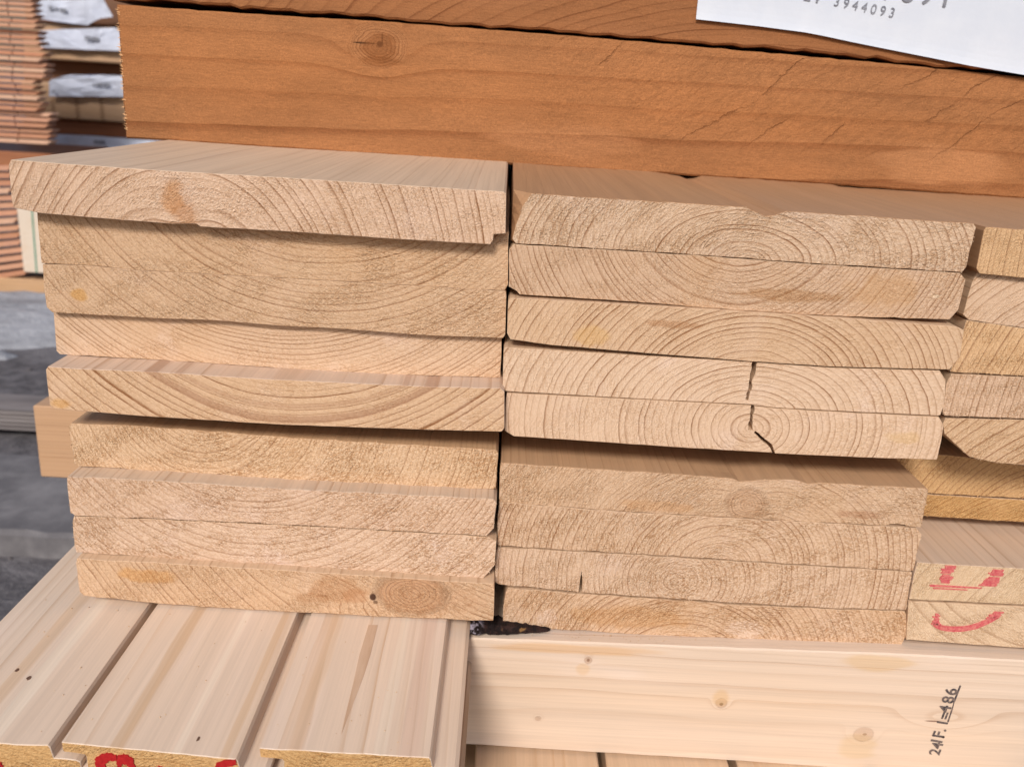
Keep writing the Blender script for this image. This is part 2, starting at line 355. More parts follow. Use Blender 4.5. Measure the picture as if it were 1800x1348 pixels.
# ---- middle column
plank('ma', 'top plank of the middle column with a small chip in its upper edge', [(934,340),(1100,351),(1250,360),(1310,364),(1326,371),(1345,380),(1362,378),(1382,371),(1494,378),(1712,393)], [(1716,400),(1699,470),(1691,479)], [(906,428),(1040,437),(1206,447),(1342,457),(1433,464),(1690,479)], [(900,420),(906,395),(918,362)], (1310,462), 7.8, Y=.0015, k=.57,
      early=(.64,.455,.315), con=.8, fuzz=.85, warp=.005, jit=.00015, side_early=(.42,.235,.125), side_con=.25, chip=(1305,1384), back_left=899)  # heartwood brown top; shade and warm bounce off the beam are in its colour
plank('mb', 'second plank of the middle column, U-shaped rings and brown stain at centre', [(903,429),(1040,438),(1206,448),(1342,458),(1433,465),(1688,480)], [(1698,492),(1685,545),(1669,562)], [(913,518),(1117,531),(1250,542),(1350,549),(1464,556),(1667,562)], [(908,512),(894,504),(895,440)], (1305,365), 8.6, Y=.0015, k=.9,
      early=(.61,.42,.285), con=.85, fuzz=.55, marks=[(1390,520,110,13,(.36,.17,.06),.5),(1560,510,90,30,(.50,.28,.13),.4),(1646,521,9,4,(.78,.62,.45),.9)], stain=.5)
plank('mc', 'third plank of the middle column, clean arching rings', [(897,524),(924,525),(1117,536),(1250,544),(1342,550),(1464,558),(1682,574)], [(1695,580),(1688,628),(1670,649)], [(897,597),(969,607),(1147,622),(1250,630),(1326,636),(1464,645),(1668,650)], [(891,586),(893,530)], (1318,690), 9.4, Y=-.001, k=.72,
      early=(.63,.435,.285), con=.95, fuzz=.4, warp=.003, marks=[(1180,570,60,8,(.38,.18,.08),.5),(1040,590,40,20,(.6,.36,.14),.5)], **SM)
plank('md', 'fourth plank of the middle column, pale end split by a crack', [(888,610),(1028,619),(1236,631),*jag([(1323,636),(1319,662),(1315,688),(1311,702)], 1.1, 1),(1315,704),*jag([(1318,690),(1325,662),(1331,637)], 1.5, 2),(1464,646),(1652,651)], [(1663,668),(1660,712),(1653,730)], [(889,688),(1136,702),(1315,711),(1364,717),(1500,724),(1650,731)], [(883,682),(885,615)], (1320,735), 9, Y=.0002, k=.62,
      early=(.685,.495,.35), con=.75, fuzz=.35, warp=.0025, pale=.5, stain=.2, mode='free', **SM)
plank('me', 'fifth plank of the middle column, pale bullseye rings with a forked crack', [(891,691),(1136,703),*jag([(1321,713),(1319,735),(1315,756)], 1.0, 3),*jag([(1323,756),(1323,735),(1326,714)], 1.2, 4),(1364,718),(1500,726),(1651,733)], [(1659,747),(1655,775),(1648,806)], [(903,767),(1054,777),(1200,787),*jag([(1358,796),(1353,785),(1338,773),(1326,760)], 1.2, 5),*jag([(1328,758),(1342,770),(1357,782),(1362,797)], 1.2, 6),(1400,799),(1536,805),(1646,808)], [(887,757),(889,700)], (1319,753), 9.2, Y=-.0005, k=.78,
      early=(.685,.49,.345), con=.7, fuzz=.35, warp=.002, pale=.45, stain=.25, marks=[(1590,770,40,16,(.62,.40,.17),.4)], **SM)
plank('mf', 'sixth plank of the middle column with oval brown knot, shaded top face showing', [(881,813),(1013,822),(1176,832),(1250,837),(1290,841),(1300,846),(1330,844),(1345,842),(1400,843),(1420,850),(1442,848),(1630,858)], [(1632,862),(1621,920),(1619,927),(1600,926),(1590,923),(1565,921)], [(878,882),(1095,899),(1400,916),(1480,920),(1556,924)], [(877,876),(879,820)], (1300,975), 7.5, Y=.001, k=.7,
      early=(.625,.43,.285), con=.55, fuzz=.8, jit=.00015, side_early=(.50,.31,.18), chip=(1285,1425), knots=[(1312,887,40,34,3.0,.28)], marks=[(1520,905,60,10,(.40,.20,.11),.5),(1160,890,80,16,(.55,.30,.14),.5)], stain=.4)  # top face colour made more orange to stand for light bounced in the gap
plank('mg', 'seventh plank of the middle column, furry sawn end with dense arcs', [(878,889),(1095,902),(1400,918),(1556,926),(1612,930)], [(1621,940),(1606,1000)], [(876,959),(1111,973),(1425,993),(1603,1003)], [(873,955),(876,895)], (1265,995), 8.2, Y=.0005, k=.8, mode='under', above='mf',
      early=(.62,.43,.29), con=.75, **RO)
plank('mh', 'eighth plank of the middle column, rough end with a short vertical crack', [(875,962),(1111,975),(1425,995),(1603,1005)], [(1603,1010),(1594,1068)], [(876,1027),(1013,1040),(1018,1041),(1020,1020),(1022,1003),(1024,1020),(1023,1041),(1299,1060),(1450,1068),(1592,1072)], [(869,1022),(872,970)], (1185,1022), 9.5, Y=.0004, k=.9,
      early=(.625,.44,.305), con=.7, **RO)
plank('mi', 'bottom plank of the middle column, warm brown arcs and pale wedge', [(893,1033),(1013,1043),(1299,1063),(1450,1070),(1591,1074)], [(1593,1080),(1593,1118),(1585,1134)], [(932,1102),(1136,1116),(1400,1128),(1500,1131),(1584,1134)], [(884,1096),(884,1070),(889,1040)], (1195,1165), 8.6, Y=.0012, k=.8,
      early=(.62,.42,.275), con=.75, marks=[(1110,1085,130,28,(.50,.25,.09),.45),(960,1085,30,18,(.68,.50,.39),.6),(1310,1108,45,22,(.68,.50,.38),.8)], **RO)
# ---- right column
plank('ra', 'topmost plank at the right edge, upright fine rings', [(1733,399),(1800,403),(1960,413)], [(1960,498)], [(1721,481),(1800,489),(1960,498)], [(1716,472),(1729,406)], (2500,470), 8.5, Y=.0022, early=YEL, con=.65, fuzz=.6, side_early=(.42,.235,.125), side_con=.25)  # top face in the middle plank's brown, beam shade included in the colour
plank('rb', 'second plank at the right edge, slanting rings and rounded corner', [(1716,486),(1800,491),(1960,500)], [(1960,588)], [(1703,563),(1800,577),(1960,588)], [(1693,553),(1708,498)], (1915,770), 12.5, Y=.006, early=(.65,.46,.32), con=.8, fuzz=.4, mode='under', above='ra')
plank('rc', 'third plank at the right edge, coarse steep furrows', [(1698,567),(1800,579),(1960,590)], [(1960,668)], [(1670,654),(1800,661),(1960,668)], [(1674,640),(1690,590)], (2260,850), 9, Y=.006, early=YEL, con=.75, fuzz=1.1, stain=.6, mode='under', above='rb')
plank('rd', 'fourth plank at the right edge, pinkish fuzzy end', [(1672,657),(1800,663),(1960,670)], [(1960,742)], [(1660,731),(1800,736),(1960,742)], [(1657,722),(1663,675)], (2400,790), 12, Y=.006, early=PNK, con=.6, fuzz=1.2)
plank('re', 'fifth plank at the right edge, lower left corner cut away', [(1662,735),(1800,738),(1960,744)], [(1960,826)], [(1704,803),(1743,812),(1800,818),(1960,826)], [(1660,763),(1657,745)], (1915,1060), 13, Y=.007, early=(.63,.43,.27), con=.85, fuzz=1.0)
plank('rf', 'sixth plank at the right edge, golden end set far back, curved rings', [(1560,792),(1654,799),(1704,804),(1800,818),(1960,826)], [(1960,884)], [(1560,862),(1636,867),(1800,876),(1960,884)], [], (1830,965), 10, Y=.040, early=(.60,.38,.19), con=.85, fuzz=1.0, stain=.7)
plank('rg', 'seventh plank at the right edge, golden end with close upright rings', [(1560,864),(1636,869),(1800,878),(1960,886)], [(1960,930)], [(1560,903),(1627,907),(1800,918),(1960,930)], [], (1860,1250), 7, Y=.041, early=(.57,.345,.15), late=(.36,.17,.05), con=.8, fuzz=.9, stain=.6)
plank('rh', 'eighth plank at the right edge with two red paint strokes', [(1613,988),(1700,993),(1800,999),(1960,1010)], [(1960,1074)], [(1598,1053),(1700,1058),(1800,1063),(1960,1074)], [(1606,1010)], (2150,1350), 22, Y=-.0005, early=(.68,.50,.33), con=.35, fuzz=.6, side_early=(.60,.45,.34), stain=.3)
plank('ri', 'ninth plank at the right edge with a red painted arc', [(1597,1056),(1700,1061),(1800,1066),(1960,1077)], [(1960,1150)], [(1593,1124),(1700,1132),(1800,1139),(1960,1150)], [(1594,1100)], (1950,850), 24, Y=PLANKS['rh']['Y']+.0004, b=PLANKS['rh']['b'], early=(.68,.50,.34), con=.4, fuzz=.6, stain=.3)

# red crayon strokes on the two lowest planks at the right
def paint_poly(polys, pt, parent, mat, off=.0005, name='paint_mark', label=None):
    bm = bmesh.new(); o = parent.location
    for poly in polys:
        pts = []
        for (px, py) in poly:
            q = pt((px, py)); pts.append(q)
        fr = [bm.verts.new((q.x-o.x, q.y-off-o.y, q.z-o.z)) for q in pts]; bk = [bm.verts.new((q.x-o.x, q.y+.0003-o.y, q.z-o.z)) for q in pts]
        bm.faces.new(fr)
        for i in range(len(pts)): j = (i+1) % len(pts); bm.faces.new((fr[j], fr[i], bk[i], bk[j]))
    bmesh.ops.recalc_face_normals(bm, faces=bm.faces); bmesh.ops.triangulate(bm, faces=[f for f in bm.faces if len(f.verts) > 4])
    me = bpy.data.meshes.new('paint_mesh'); bm.to_mesh(me); bm.free(); me.materials.append(mat)
    c = link(name, me, parent)
    if label: c['label'] = label
    return c
def stroke(path, width, rng, n=9, gaps=.25):
    """dry brush stroke: several ragged parallel streaks along the path"""
    polys = []
    for i in range(n):
        o = ((i+.5)/n-.5)*width; w = width/n*rng.uniform(.75, 1.1)/2
        a, b = rng.uniform(0, .10), rng.uniform(.9, 1.0)
        m = 10; up, dn = [], []
        for j in range(m+1):
            t = (a+(b-a)*j/m)*(len(path)-1); k = min(int(t), len(path)-2); f = t-k
            x = path[k][0]+(path[k+1][0]-path[k][0])*f; y = path[k][1]+(path[k+1][1]-path[k][1])*f
            dx, dy = path[k+1][0]-path[k][0], path[k+1][1]-path[k][1]; d = math.hypot(dx, dy)
            nx, ny = -dy/d, dx/d; e1, e2 = rng.uniform(.6, 1.15)*w, rng.uniform(.6, 1.15)*w
            up.append((x+nx*(o+e1), y+ny*(o+e1))); dn.append((x+nx*(o-e2), y+ny*(o-e2)))
        if rng.random() < gaps:
            c = rng.randint(2, m-3); polys.append(up[:c]+dn[:c][::-1]); polys.append(up[c+1:]+dn[c+1:][::-1])
        else: polys.append(up+dn[::-1])
    return polys
red = plain('red_crayon', (.55,.085,.105), (.66,.22,.19), 850, .8, .0003)
redp = plain('red_spray_paint', (.36,.012,.015), (.45,.02,.02), 700, .6, .0003)
rr = random.Random(5)
def grow_rows(x0, x1, x2, x3, y0, y1, n):
    out = []
    for i in range(n):
        t0, t1 = i/n, (i+.86)/n
        a = x0+(x2-x0)*t0+rr.uniform(-3, 3); b = x1+(x3-x1)*t0+rr.uniform(-3, 3)
        out.append([(a, y0+(y1-y0)*t0), (b, y0+(y1-y0)*t0+1.2), (b+(x3-x1)/n+rr.uniform(-2,2), y0+(y1-y0)*t1+1.2), (a+(x2-x0)/n, y0+(y1-y0)*t1)])
    return out
paint_poly(grow_rows(1661,1679,1653,1672,993,1007,5)+grow_rows(1656,1673,1651,1671,1008.5,1024,5), PLANKS['rh']['pt'], PLANKS['rh']['o'], red)
paint_poly(grow_rows(1742,1762,1737,1760,1000,1011,4)+grow_rows(1740,1760,1722,1748,1013,1029,6), PLANKS['rh']['pt'], PLANKS['rh']['o'], red)
paint_poly([[(1634,1027),(1660,1028),(1725,1032),(1725,1033.5),(1660,1031),(1634,1030)],[(1640,1032.5),(1700,1035.5),(1700,1036.5),(1640,1034)]], PLANKS['rh']['pt'], PLANKS['rh']['o'], red)
arc = [(1640,1092),(1645,1098),(1656,1103),(1675,1105),(1697,1104),(1718,1099),(1738,1090),(1757,1079)]
paint_poly(stroke(arc, 9, rr, 5, .3)+grow_rows(1643,1650,1639,1655,1077,1097,8)+grow_rows(1748,1764,1732,1756,1074,1086,5), PLANKS['ri']['pt'], PLANKS['ri']['o'], red)

# ------------------------------------------------------------------ timbers above and below
def beam(name, label, top, right, bottom, left, Y, b, depth, mat_end, jit=.0004, rim=.0012, step=.006):
    pt = lambda p: P(p[0], p[1], Y, b)
    out = [(pt(p).x, pt(p).z) for p in top+right+bottom[::-1]+left]
    if area(out) < 0: out = out[::-1]
    rs = resample(out, step, jit, random.Random(len(label)))
    o3 = Vector((sum(x for x, _ in out)/len(out), Y, min(z for _, z in out)))
    me = prism(rs, o3, (Y, b), depth, [mat_end(o3, pt)], rim=rim)
    o = link(name, me, None, o3); tag(o, label, 'beam')
    return o, pt
# rough orange beam lying on the stack: its front meets the top plank's upper face
zt = PLANKS['la']['top'][3][1]
q0, q1 = PZ(400, 254, PLANKS['la']['top'][2][1]), PZ(1500, 328, PLANKS['ma']['top'][4][1])
TB = (q1.y-q0.y)/(q1.x-q0.x); TY = q0.y-TB*q0.x
print('BEAM T', TY, TB)
def mat_T(o3, pt):
    l2 = lambda px, py: (pt((px, py)).x-o3.x, pt((px, py)).z-o3.z); m = .00027
    return wood('rough_sawn_orange', (.05, -.012), .0125, axis='x', k=1.0, early=(.345,.149,.060), late=(.225,.083,.030), con=.5, seed=2.3, end=False, warp=.007, torn=.9, tz=(.03,.11,.016), stretch=3,  # orange wood colour, darkened to stand for shade from an overhang above
                knots=[(*l2(665,82), .017, .013, 1.2, .22)], stain=.5, stain_col=(.42,.16,.05), pale=.0, lo=.62, ringvar=3.0,
                marks=[(*l2(668,78), .0022, .002, (.06,.022,.01), .9), (*l2(640,76), .0085, .0006, (.05,.02,.008), .9), (*l2(672,70), .0005, .004, (.05,.02,.008), .85), (*l2(668,84), .011, .009, (.22,.078,.024), .6), (*l2(664,108), .016, .003, (.24,.085,.026), .55),
                       (*l2(1650,290), .05, .014, (.48,.225,.10), .6), (*l2(1000,250), .06, .012, (.45,.205,.09), .5)])
TO, TPT = beam('timber_beam', 'rough orange-brown beam lying across the top of the stack', [(204,8),(258,12),(511,29),(676,38),(1000,63),(1200,80),(1630,118),(1800,136),(2050,156)], [(2050,368)],
     [(221,243),(265,246),(430,257),(600,268),(890,289),(1050,299),(1120,305),(1160,305),(1206,309),(1460,325),(1800,350),(2050,368)], [(216,180),(209,70)], TY, TB, .30, mat_T, jit=.0002)
def mat_U(o3, pt):
    return wood('rough_sawn_upper', (.06, -.06), .0052, axis='x', early=(.30,.125,.05), late=(.19,.07,.026), con=.7, seed=5.1, end=False, warp=.018, torn=.6, tz=(9,10,9), stretch=2, stain=.5, lo=.45, taper=.45)  # wood colour darkened further in place of overhang shade
UY = TY-.002
UO, UPT = beam('timber_beam', 'brown sawn timber at the top edge of the picture, above a dark gap', [(190,-260),(2050,-120)], [(2050,146)],
     [(198,1),(230,0),(315,3),(511,20),(600,25),(662,29),(680,34),(740,39),(1000,57),(1200,74),(1433,92),(1630,114),(1800,127),(2050,146)], [], UY, TB, .30, mat_U, jit=.0006)
# short spacer strips hold the upper timber off the lower one
def hidden_box(name, label, cat, x0, x1, y0, y1, z0, z1, mat, bev=.001):
    me, o3 = bevel_box(x0, x1, y0, y1, z0, z1, mat, bev); o = link(name, me, None, o3); return tag(o, label, cat)

# splinters on the sawn left end of the orange beam
def splinters():
    bm = bmesh.new(); r = random.Random(3)
    for i in range(60):
        t = r.random(); px = 205+t*15+r.uniform(-1, 3); py = 12+t*228
        q = TPT((px, py)); d = Vector((-r.uniform(.0004, .0013)*(2 if r.random() < .12 else 1), -r.uniform(0, .0012), r.uniform(-.0008, .0012))); wd_ = r.uniform(.00015, .0004)
        a = bm.verts.new(q+Vector((.001, 0, wd_))); b = bm.verts.new(q+Vector((.001, -.0002, -wd_))); c = bm.verts.new(q+Vector((.001, .001, 0))); e = bm.verts.new(q+d)
        for f in ((a, b, e), (b, c, e), (c, a, e)): bm.faces.new(f)
    for v in bm.verts: v.co -= TO.location
    me = bpy.data.meshes.new('splinter_mesh'); bm.to_mesh(me); bm.free()
    me.materials.append(plain('splinter_wood', (.62,.33,.15), (.7,.42,.22), 300)); o = link('splinters', me, TO); o['kind'] = 'stuff'
splinters()

# pale planed beam under the stack
zb = PLANKS['mi']['bot'][2][1]
qa, qb = PZ(1100, 1130, zb), PZ(1500, 1146, PLANKS['ri']['bot'][0][1]-.002)
BB = 0.0; BY = max(qa.y, qb.y)
print('BEAM B', qa.y, qb.y)
def mat_B(o3, pt):
    l2 = lambda px, py: (pt((px, py)).x-o3.x, pt((px, py)).z-o3.z); m = .00026
    K = (.34, .17, .075)
    return wood('planed_spruce', (.05, .02), .0048, axis='x', early=(.66,.525,.42), late=(.55,.395,.285), con=.3, seed=8.2, end=False, warp=.007, stain=.35, stain_col=(.66,.44,.24), pale=.4, lo=.4, stretch=1.0,
                knots=[(*l2(1034,1160), .0022, .0022, 1.0, .4), (*l2(1268,1235), .0030, .0030, 1.2, .35), (*l2(1518,1290), .0055, .0045, 1.6, .28), (*l2(1660,1265), .0150, .006, 1.6, .0), (*l2(946,1262), .0016, .0014, .8, .3)],
                marks=[(*l2(1268,1237), .0012, .0011, (.10,.05,.03), .85), (*l2(1034,1160), .0013, .0016, (.2,.09,.04), .7), (*l2(1268,1225), .006, .006, (.60,.38,.17), .45), (*l2(1025,1175), .005, .006, (.62,.40,.2), .4), (*l2(1540,1165), .022, .006, (.60,.40,.2), .45),
                       (*l2(1510,1310), .012, .010, (.60,.42,.22), .4), (*l2(1640,1267), .0045, .0005, (.16,.08,.05), .8), (*l2(1520,1290), .0015, .001, (.3,.18,.1), .7), (*l2(985,1140), .05, .004, (.62,.36,.16), .5)])
BO, BPT = beam('timber_beam', 'pale planed beam with small knots and a black stamp, under the stack', [(822,1121),(960,1126),(1189,1135),(1400,1143),(1578,1149),(1800,1161),(2050,1178)], [(2050,1395)],
     [(811,1308),(1067,1324),(1283,1337),(1428,1347),(1800,1372),(2050,1395)], [], BY, BB, .12, mat_B, jit=.00012, rim=.0008)
# worn stamp: characters reading upwards along the beam's face
def text_mesh(txt, size, mat, name, parent, o, xdir, nrm, extr=.0001, center=False, bold=0.0, sp=1.0):
    cu_ = bpy.data.curves.new('txt', 'FONT'); cu_.body = txt; cu_.size = size; cu_.extrude = extr; cu_.offset = bold; cu_.space_character = sp
    if center: cu_.align_x = 'CENTER'
    ob = bpy.data.objects.new('txt', cu_); COL.objects.link(ob)
    bpy.context.view_layer.update()
    me = bpy.data.meshes.new_from_object(ob.evaluated_get(bpy.context.evaluated_depsgraph_get()))
    bpy.data.objects.remove(ob)
    X = xdir.normalized(); N = nrm.normalized(); Yd = N.cross(X)
    M = Matrix(((X.x, Yd.x, N.x, o.x), (X.y, Yd.y, N.y, o.y), (X.z, Yd.z, N.z, o.z), (0,0,0,1)))
    me.transform(Matrix.Translation(-parent.matrix_world.translation if False else -parent.location) @ M)
    me.materials.clear(); me.materials.append(mat)
    return link(name, me, parent)
ink = plain('worn_black_ink', (.04,.036,.045), (.22,.17,.15), 750, .6, .0001)
def stampline(txt, p0, p1, size, bold=0.0):
    a, b_ = BPT(p0), BPT(p1); n = Vector((BB, -1, 0))
    return text_mesh(txt, size, ink, 'stamp_text', BO, a+Vector((0, -.0003, 0)), b_-a, n, bold=bold)
stampline('24', (1650,1327), (1657,1308), .0084, .00012)
stampline('1.', (1653,1309), (1662,1288), .0090, .00014)
stampline('F.', (1657,1297), (1666,1274), .0090, .00012)
stampline('1=', (1663,1276), (1673,1250), .0084, .00012)
stampline('4', (1668,1252), (1677,1228), .0088, .00014)
stampline('8', (1674,1236), (1682,1212), .0090, .00012)
stampline('6', (1679,1222), (1687,1200), .0090, .00014)
def bar(p0, p1, w):
    d = math.hypot(p1[0]-p0[0], p1[1]-p0[1]); nx, ny = -(p1[1]-p0[1])/d*w/2, (p1[0]-p0[0])/d*w/2
    return [(p0[0]+nx, p0[1]+ny), (p1[0]+nx, p1[1]+ny), (p1[0]-nx, p1[1]-ny), (p0[0]-nx, p0[1]-ny)]
paint_poly([bar((1666,1268),(1674,1244),2.2), bar((1674,1244),(1677,1232),1.4), bar((1677,1232),(1688,1204),2.8)], BPT, BO, ink, .0003, 'stamp_line')

# dark scrap of bark squeezed on the left end of the pale beam
def bark():
    bm = bmesh.new(); r = random.Random(11); o = BPT((880, 1112)); o.y += .006
    n, m = 26, 9
    p0, p1 = BPT((826, 1110)), BPT((968, 1121)); rows = []
    for i in range(n+1):
        t = i/n; c = p0.lerp(p1, t); h = .0031*(1-t)**.6*(1+.35*r.uniform(-1, 1))+.0004; row = []
        for j in range(m):
            a = 2*math.pi*j/m; row.append(bm.verts.new((c.x-o.x, c.y+.008+math.cos(a)*(.008*(1-t)**.6+.0008+r.uniform(-.0012, .0012)*(1-t))-o.y, c.z-.0002+math.sin(a)*h*(1+r.uniform(-.18, .18))-o.z)))
        rows.append(row)
    for A, B in zip(rows, rows[1:]):
        for j in range(m): bm.faces.new((A[j], A[(j+1) % m], B[(j+1) % m], B[j]))
    bm.faces.new(rows[0]); bm.faces.new(rows[-1][::-1]); bmesh.ops.recalc_face_normals(bm, faces=bm.faces)
    me = bpy.data.meshes.new('bark_mesh'); bm.to_mesh(me); bm.free()
    s = NT('dark_bark'); x, y, z = s.obj(); n1 = s.noise(s.P, 260, 3, .6); n2 = s.noise(s.P, 130, 2)
    c = s.mix(s.ss(n1, .45, .6), (.010,.005,.005,1), (.030,.014,.012,1)); c = s.mix(s.ss(n2, .66, .72), c, (.22,.12,.045,1))  # bark coloured near black so that it also reads as a shadow gap
    c = s.mix(s.mul(s.ss(x, -.008, -.012), s.ss(n1, .46, .6)), c, (.30,.27,.33,1))
    me.materials.append(s.done(c, .8, n1, .0008)); ob = link('bark_scrap', me, None, o); tag(ob, 'dark scrap of bark on the pale beam, under the plank corner', 'bark')
bark()

# ------------------------------------------------------------------ white label sheet stapled on the upper timber
paper = plain('white_paper', (.585,.635,.73), (.63,.675,.76), 40, .55, .0004)
def thicken(bm, t):
    ret = bmesh.ops.extrude_face_region(bm, geom=list(bm.faces), use_keep_orig=True)
    for v in ret['geom']:
        if isinstance(v, bmesh.types.BMVert): v.co.y += t
    bmesh.ops.recalc_face_normals(bm, faces=bm.faces)
def sheet(name, label, bottom, pt, height, rows, curl, off, mat, cat='paper label', group=None, wave=.0006, xa=1.0):
    """paper hanging from its upper edge: follows the bottom outline, its lower lip curls outwards; real thickness"""
    pts = [pt(p) for p in bottom]; bm = bmesh.new(); r = random.Random(len(bottom)); g = []
    n = 28; xs = [pts[0].x+(pts[-1].x-pts[0].x)*i/n for i in range(n+1)]
    prof = [(q.x, q.z, q.y) for q in pts]
    o = Vector(((xs[0]+xs[-1])/2, min(q.y for q in pts), min(q.z for q in pts)))
    for j in range(rows+1):
        s_ = height*(j/rows)**1.5; row = []
        for x in xs:
            zb_ = lerp_edge([(a, c) for a, c, _ in prof], x); yb = lerp_edge([(a, c) for a, _, c in prof], x)
            row.append(bm.verts.new((x-o.x, yb-off-curl*math.exp(-s_/.005)+wave*math.sin(x*90+s_*60)-o.y, zb_+s_-o.z)))
        g.append(row)
    for A, B in zip(g, g[1:]):
        for i in range(n): bm.faces.new((A[i], A[i+1], B[i+1], B[i]))
    thicken(bm, .00025)
    me = bpy.data.meshes.new('sheet_mesh'); bm.to_mesh(me); bm.free(); me.materials.append(mat)
    ob = link(name, me, None, o); tag(ob, label, cat, group); return ob
LO = sheet('paper_label', 'white printed paper label hanging on the upper timber at top right', [(1222,35),(1330,47),(1420,59),(1500,76),(1600,96),(1700,116),(1800,133),(1960,160)], UPT, .075, 14, .0012, .0015, paper, wave=.0002)
gink = plain('grey_print', (.17,.175,.21), (.26,.27,.31), 500, .6, .0001)
def label_text(txt, p0, p1, size, bold=0, sp=1.0, off=.0023):
    a, b_ = P(*p0, UY-off, TB), P(*p1, UY-off, TB)
    return text_mesh(txt, size, gink, 'printed_number', LO, a, b_-a, Vector((TB, -1, 0)), bold=bold, sp=sp)
label_text('3944093', (1464,10), (1578,33), .0078, -.00008, 1.5)
label_text('24', (1412,0), (1450,8), .0090, .00014, 1.2)
label_text('7891', (1548,-2), (1680,15), .0175, .0001, 1.35)

# ------------------------------------------------------------------ tongue-and-groove boards under the left column
ZC = PLANKS['li']['bot'][3][1]-.0008
print('ZC', ZC)
def tg_profile(w, th=.019):
    return [(0, 0), (w-.0008, 0), (w, -.0012), (w+.001, -.0062), (w+.0095, -.0066), (w+.0112, -.0078), (w+.0112, -.0105), (w+.0015, -.0112), (w, -th+.001), (w-.001, -th),
            (.0045, -th), (.004, -.0125), (.009, -.0118), (.0095, -.0108), (.0095, -.0058), (.009, -.0050), (.0006, -.0046), (0, -.004)]
def tg_board(label, x0, w, y0, slope, z, length, mats, group='tongue-and-groove boards under the left column', jit=.00012, cat='board'):
    pr = [(x0+a, z+c) for a, c in tg_profile(w)]
    rs = resample(pr[::-1] if area(pr) < 0 else pr, .004, jit, random.Random(int(x0*1e5) % 997))
    o3 = Vector((x0+w/2, y0, z-.019)); me = prism(rs, o3, (y0-slope*x0, slope), length, mats, rim=.0003)
    o = link('grooved_board', me, None, o3); return tag(o, label, cat, group)
fa, fb, fc = PZ(108, 1304, ZC), PZ(418, 1334, ZC), PZ(456, 1313, ZC)
fd, fe = PZ(758, 1330, ZC), PZ(82, 1312, ZC)
a0 = PZ(0, 1088, ZC)
print('cladding', fa, fb, fc, fd, fe, a0)
def endm(key, pith, sp): return wood('board_end_'+key, pith, sp, early=(.62,.38,.17), late=(.50,.27,.10), con=.6, seed=len(key)+pith[0], end=True, fuzz=.8, stain=.3, pale=.1)
def topm(key, pith, sp, con=.5, k=1.0, marks=(), early=(.70,.555,.44), dr=None): return wood('planed_board_'+key, pith, sp, early=early, late=(.60,.41,.25), con=con*.8, k=k, seed=pith[0]*7+len(key)*.3, end=False, warp=.004, stain=.2, stain_col=(.62,.42,.25), pale=.3, marks=marks, darkring=dr, taper=.02)
GK = (.12,.075,.05)
xA = fe.x-(fe.x-a0.x)
wA = fe.x-a0.x
HON, PAL = (.55,.34,.17), (.76,.65,.53)
tA = topm('a', (.02,-.03), .0042, .5, marks=[(-.05*wA, 0, .0035, 9, HON, .36), (.12*wA, 0, .004, 9, PAL, .6)])
bA = tg_board('leftmost grooved board, its outer edge open to the ground', a0.x, wA, fe.y+.001, .02, ZC-.0012, .95, [endm('a', (0,-.05), .003), tA], jit=.0002)
bB = tg_board('middle grooved board with two tiny knots and red paint on its end', fa.x, fb.x-fa.x, fa.y, (fb.y-fa.y)/(fb.x-fa.x), ZC, .95, [endm('bb', (0,-.04), .0035), topm('bb', (.012,-.045), .0052, .45, marks=[(-.19*(fb.x-fa.x), 0, .0038, 9, HON, .42), (.15*(fb.x-fa.x), 0, .0022, 9, PAL, .5), (.42*(fb.x-fa.x), 0, .002, 9, HON, .4)])])
bC = tg_board('right grooved board with a narrow brown streak, beside the pale beam', fc.x, fd.x-fc.x, fc.y, (fd.y-fc.y)/(fd.x-fc.x), ZC-.0003, .95, [endm('ccc', (0,.05), .0028), topm('ccc', (-.02,-.06), .0030, .6, marks=[(.2*(fd.x-fc.x), 0, .003, 9, PAL, .5), (-.3*(fd.x-fc.x), 0, .004, 9, HON, .25), (.36*(fd.x-fc.x), 0, .006, 9, (.60,.42,.33), .5)])])
# second layer below
darkb = topm('low', (0,-.05), .004, .5, early=(.55,.40,.28)); dend = endm('low', (0,-.05), .003)
for i, (x0, w, dy, lb) in enumerate(((a0.x-.012, wA+.016, .004, 'lower grooved board under the leftmost board, reddish edge'), (fa.x+.006, fb.x-fa.x, .010, 'lower grooved board under the middle board'), (fc.x+.006, fd.x-fc.x-.004, .012, 'lower grooved board under the right board'))):
    tg_board(lb, x0, w, fa.y+dy, .03, ZC-.0196, .95, [dend, darkb])
# red painted letters on the board ends
def blob(poly, holes=()): return poly
def ragged(pts, n=4, j=2.0):
    r = random.Random(len(pts)+int(pts[0][0])); out = []
    for a, b in zip(pts, pts[1:]+pts[:1]):
        for i in range(n):
            t = i/n; out.append((a[0]+(b[0]-a[0])*t+r.uniform(-j, j), a[1]+(b[1]-a[1])*t+r.uniform(-j, j)*.7))
    return out
slB = (fb.y-fa.y)/(fb.x-fa.x)
ptB = lambda p: P(p[0], p[1], fa.y-slB*fa.x, slB)
paint_poly([ragged([(178,1366),(169,1340),(168,1331),(178,1324),(192,1322),(206,1326),(206,1336),(194,1334),(185,1340),(188,1366)]), ragged([(207,1366),(208,1350),(206,1336),(207,1326),(222,1324),(234,1332),(238,1346),(234,1366),(224,1366),(226,1346),(218,1339),(214,1344),(216,1366)]), ragged([(274,1350),(280,1345),(290,1349),(286,1353),(276,1354)], 2, 1)], ptB, bB, redp, .0006)
paint_poly([ragged([(384,1366),(378,1350),(382,1339),(394,1334),(414,1335),(416,1343),(404,1344),(396,1350),(402,1366)])], ptB, bB, redp, .0006)
slA = .02; ptA = lambda p: P(p[0], p[1], fe.y+.001-slA*a0.x, slA)
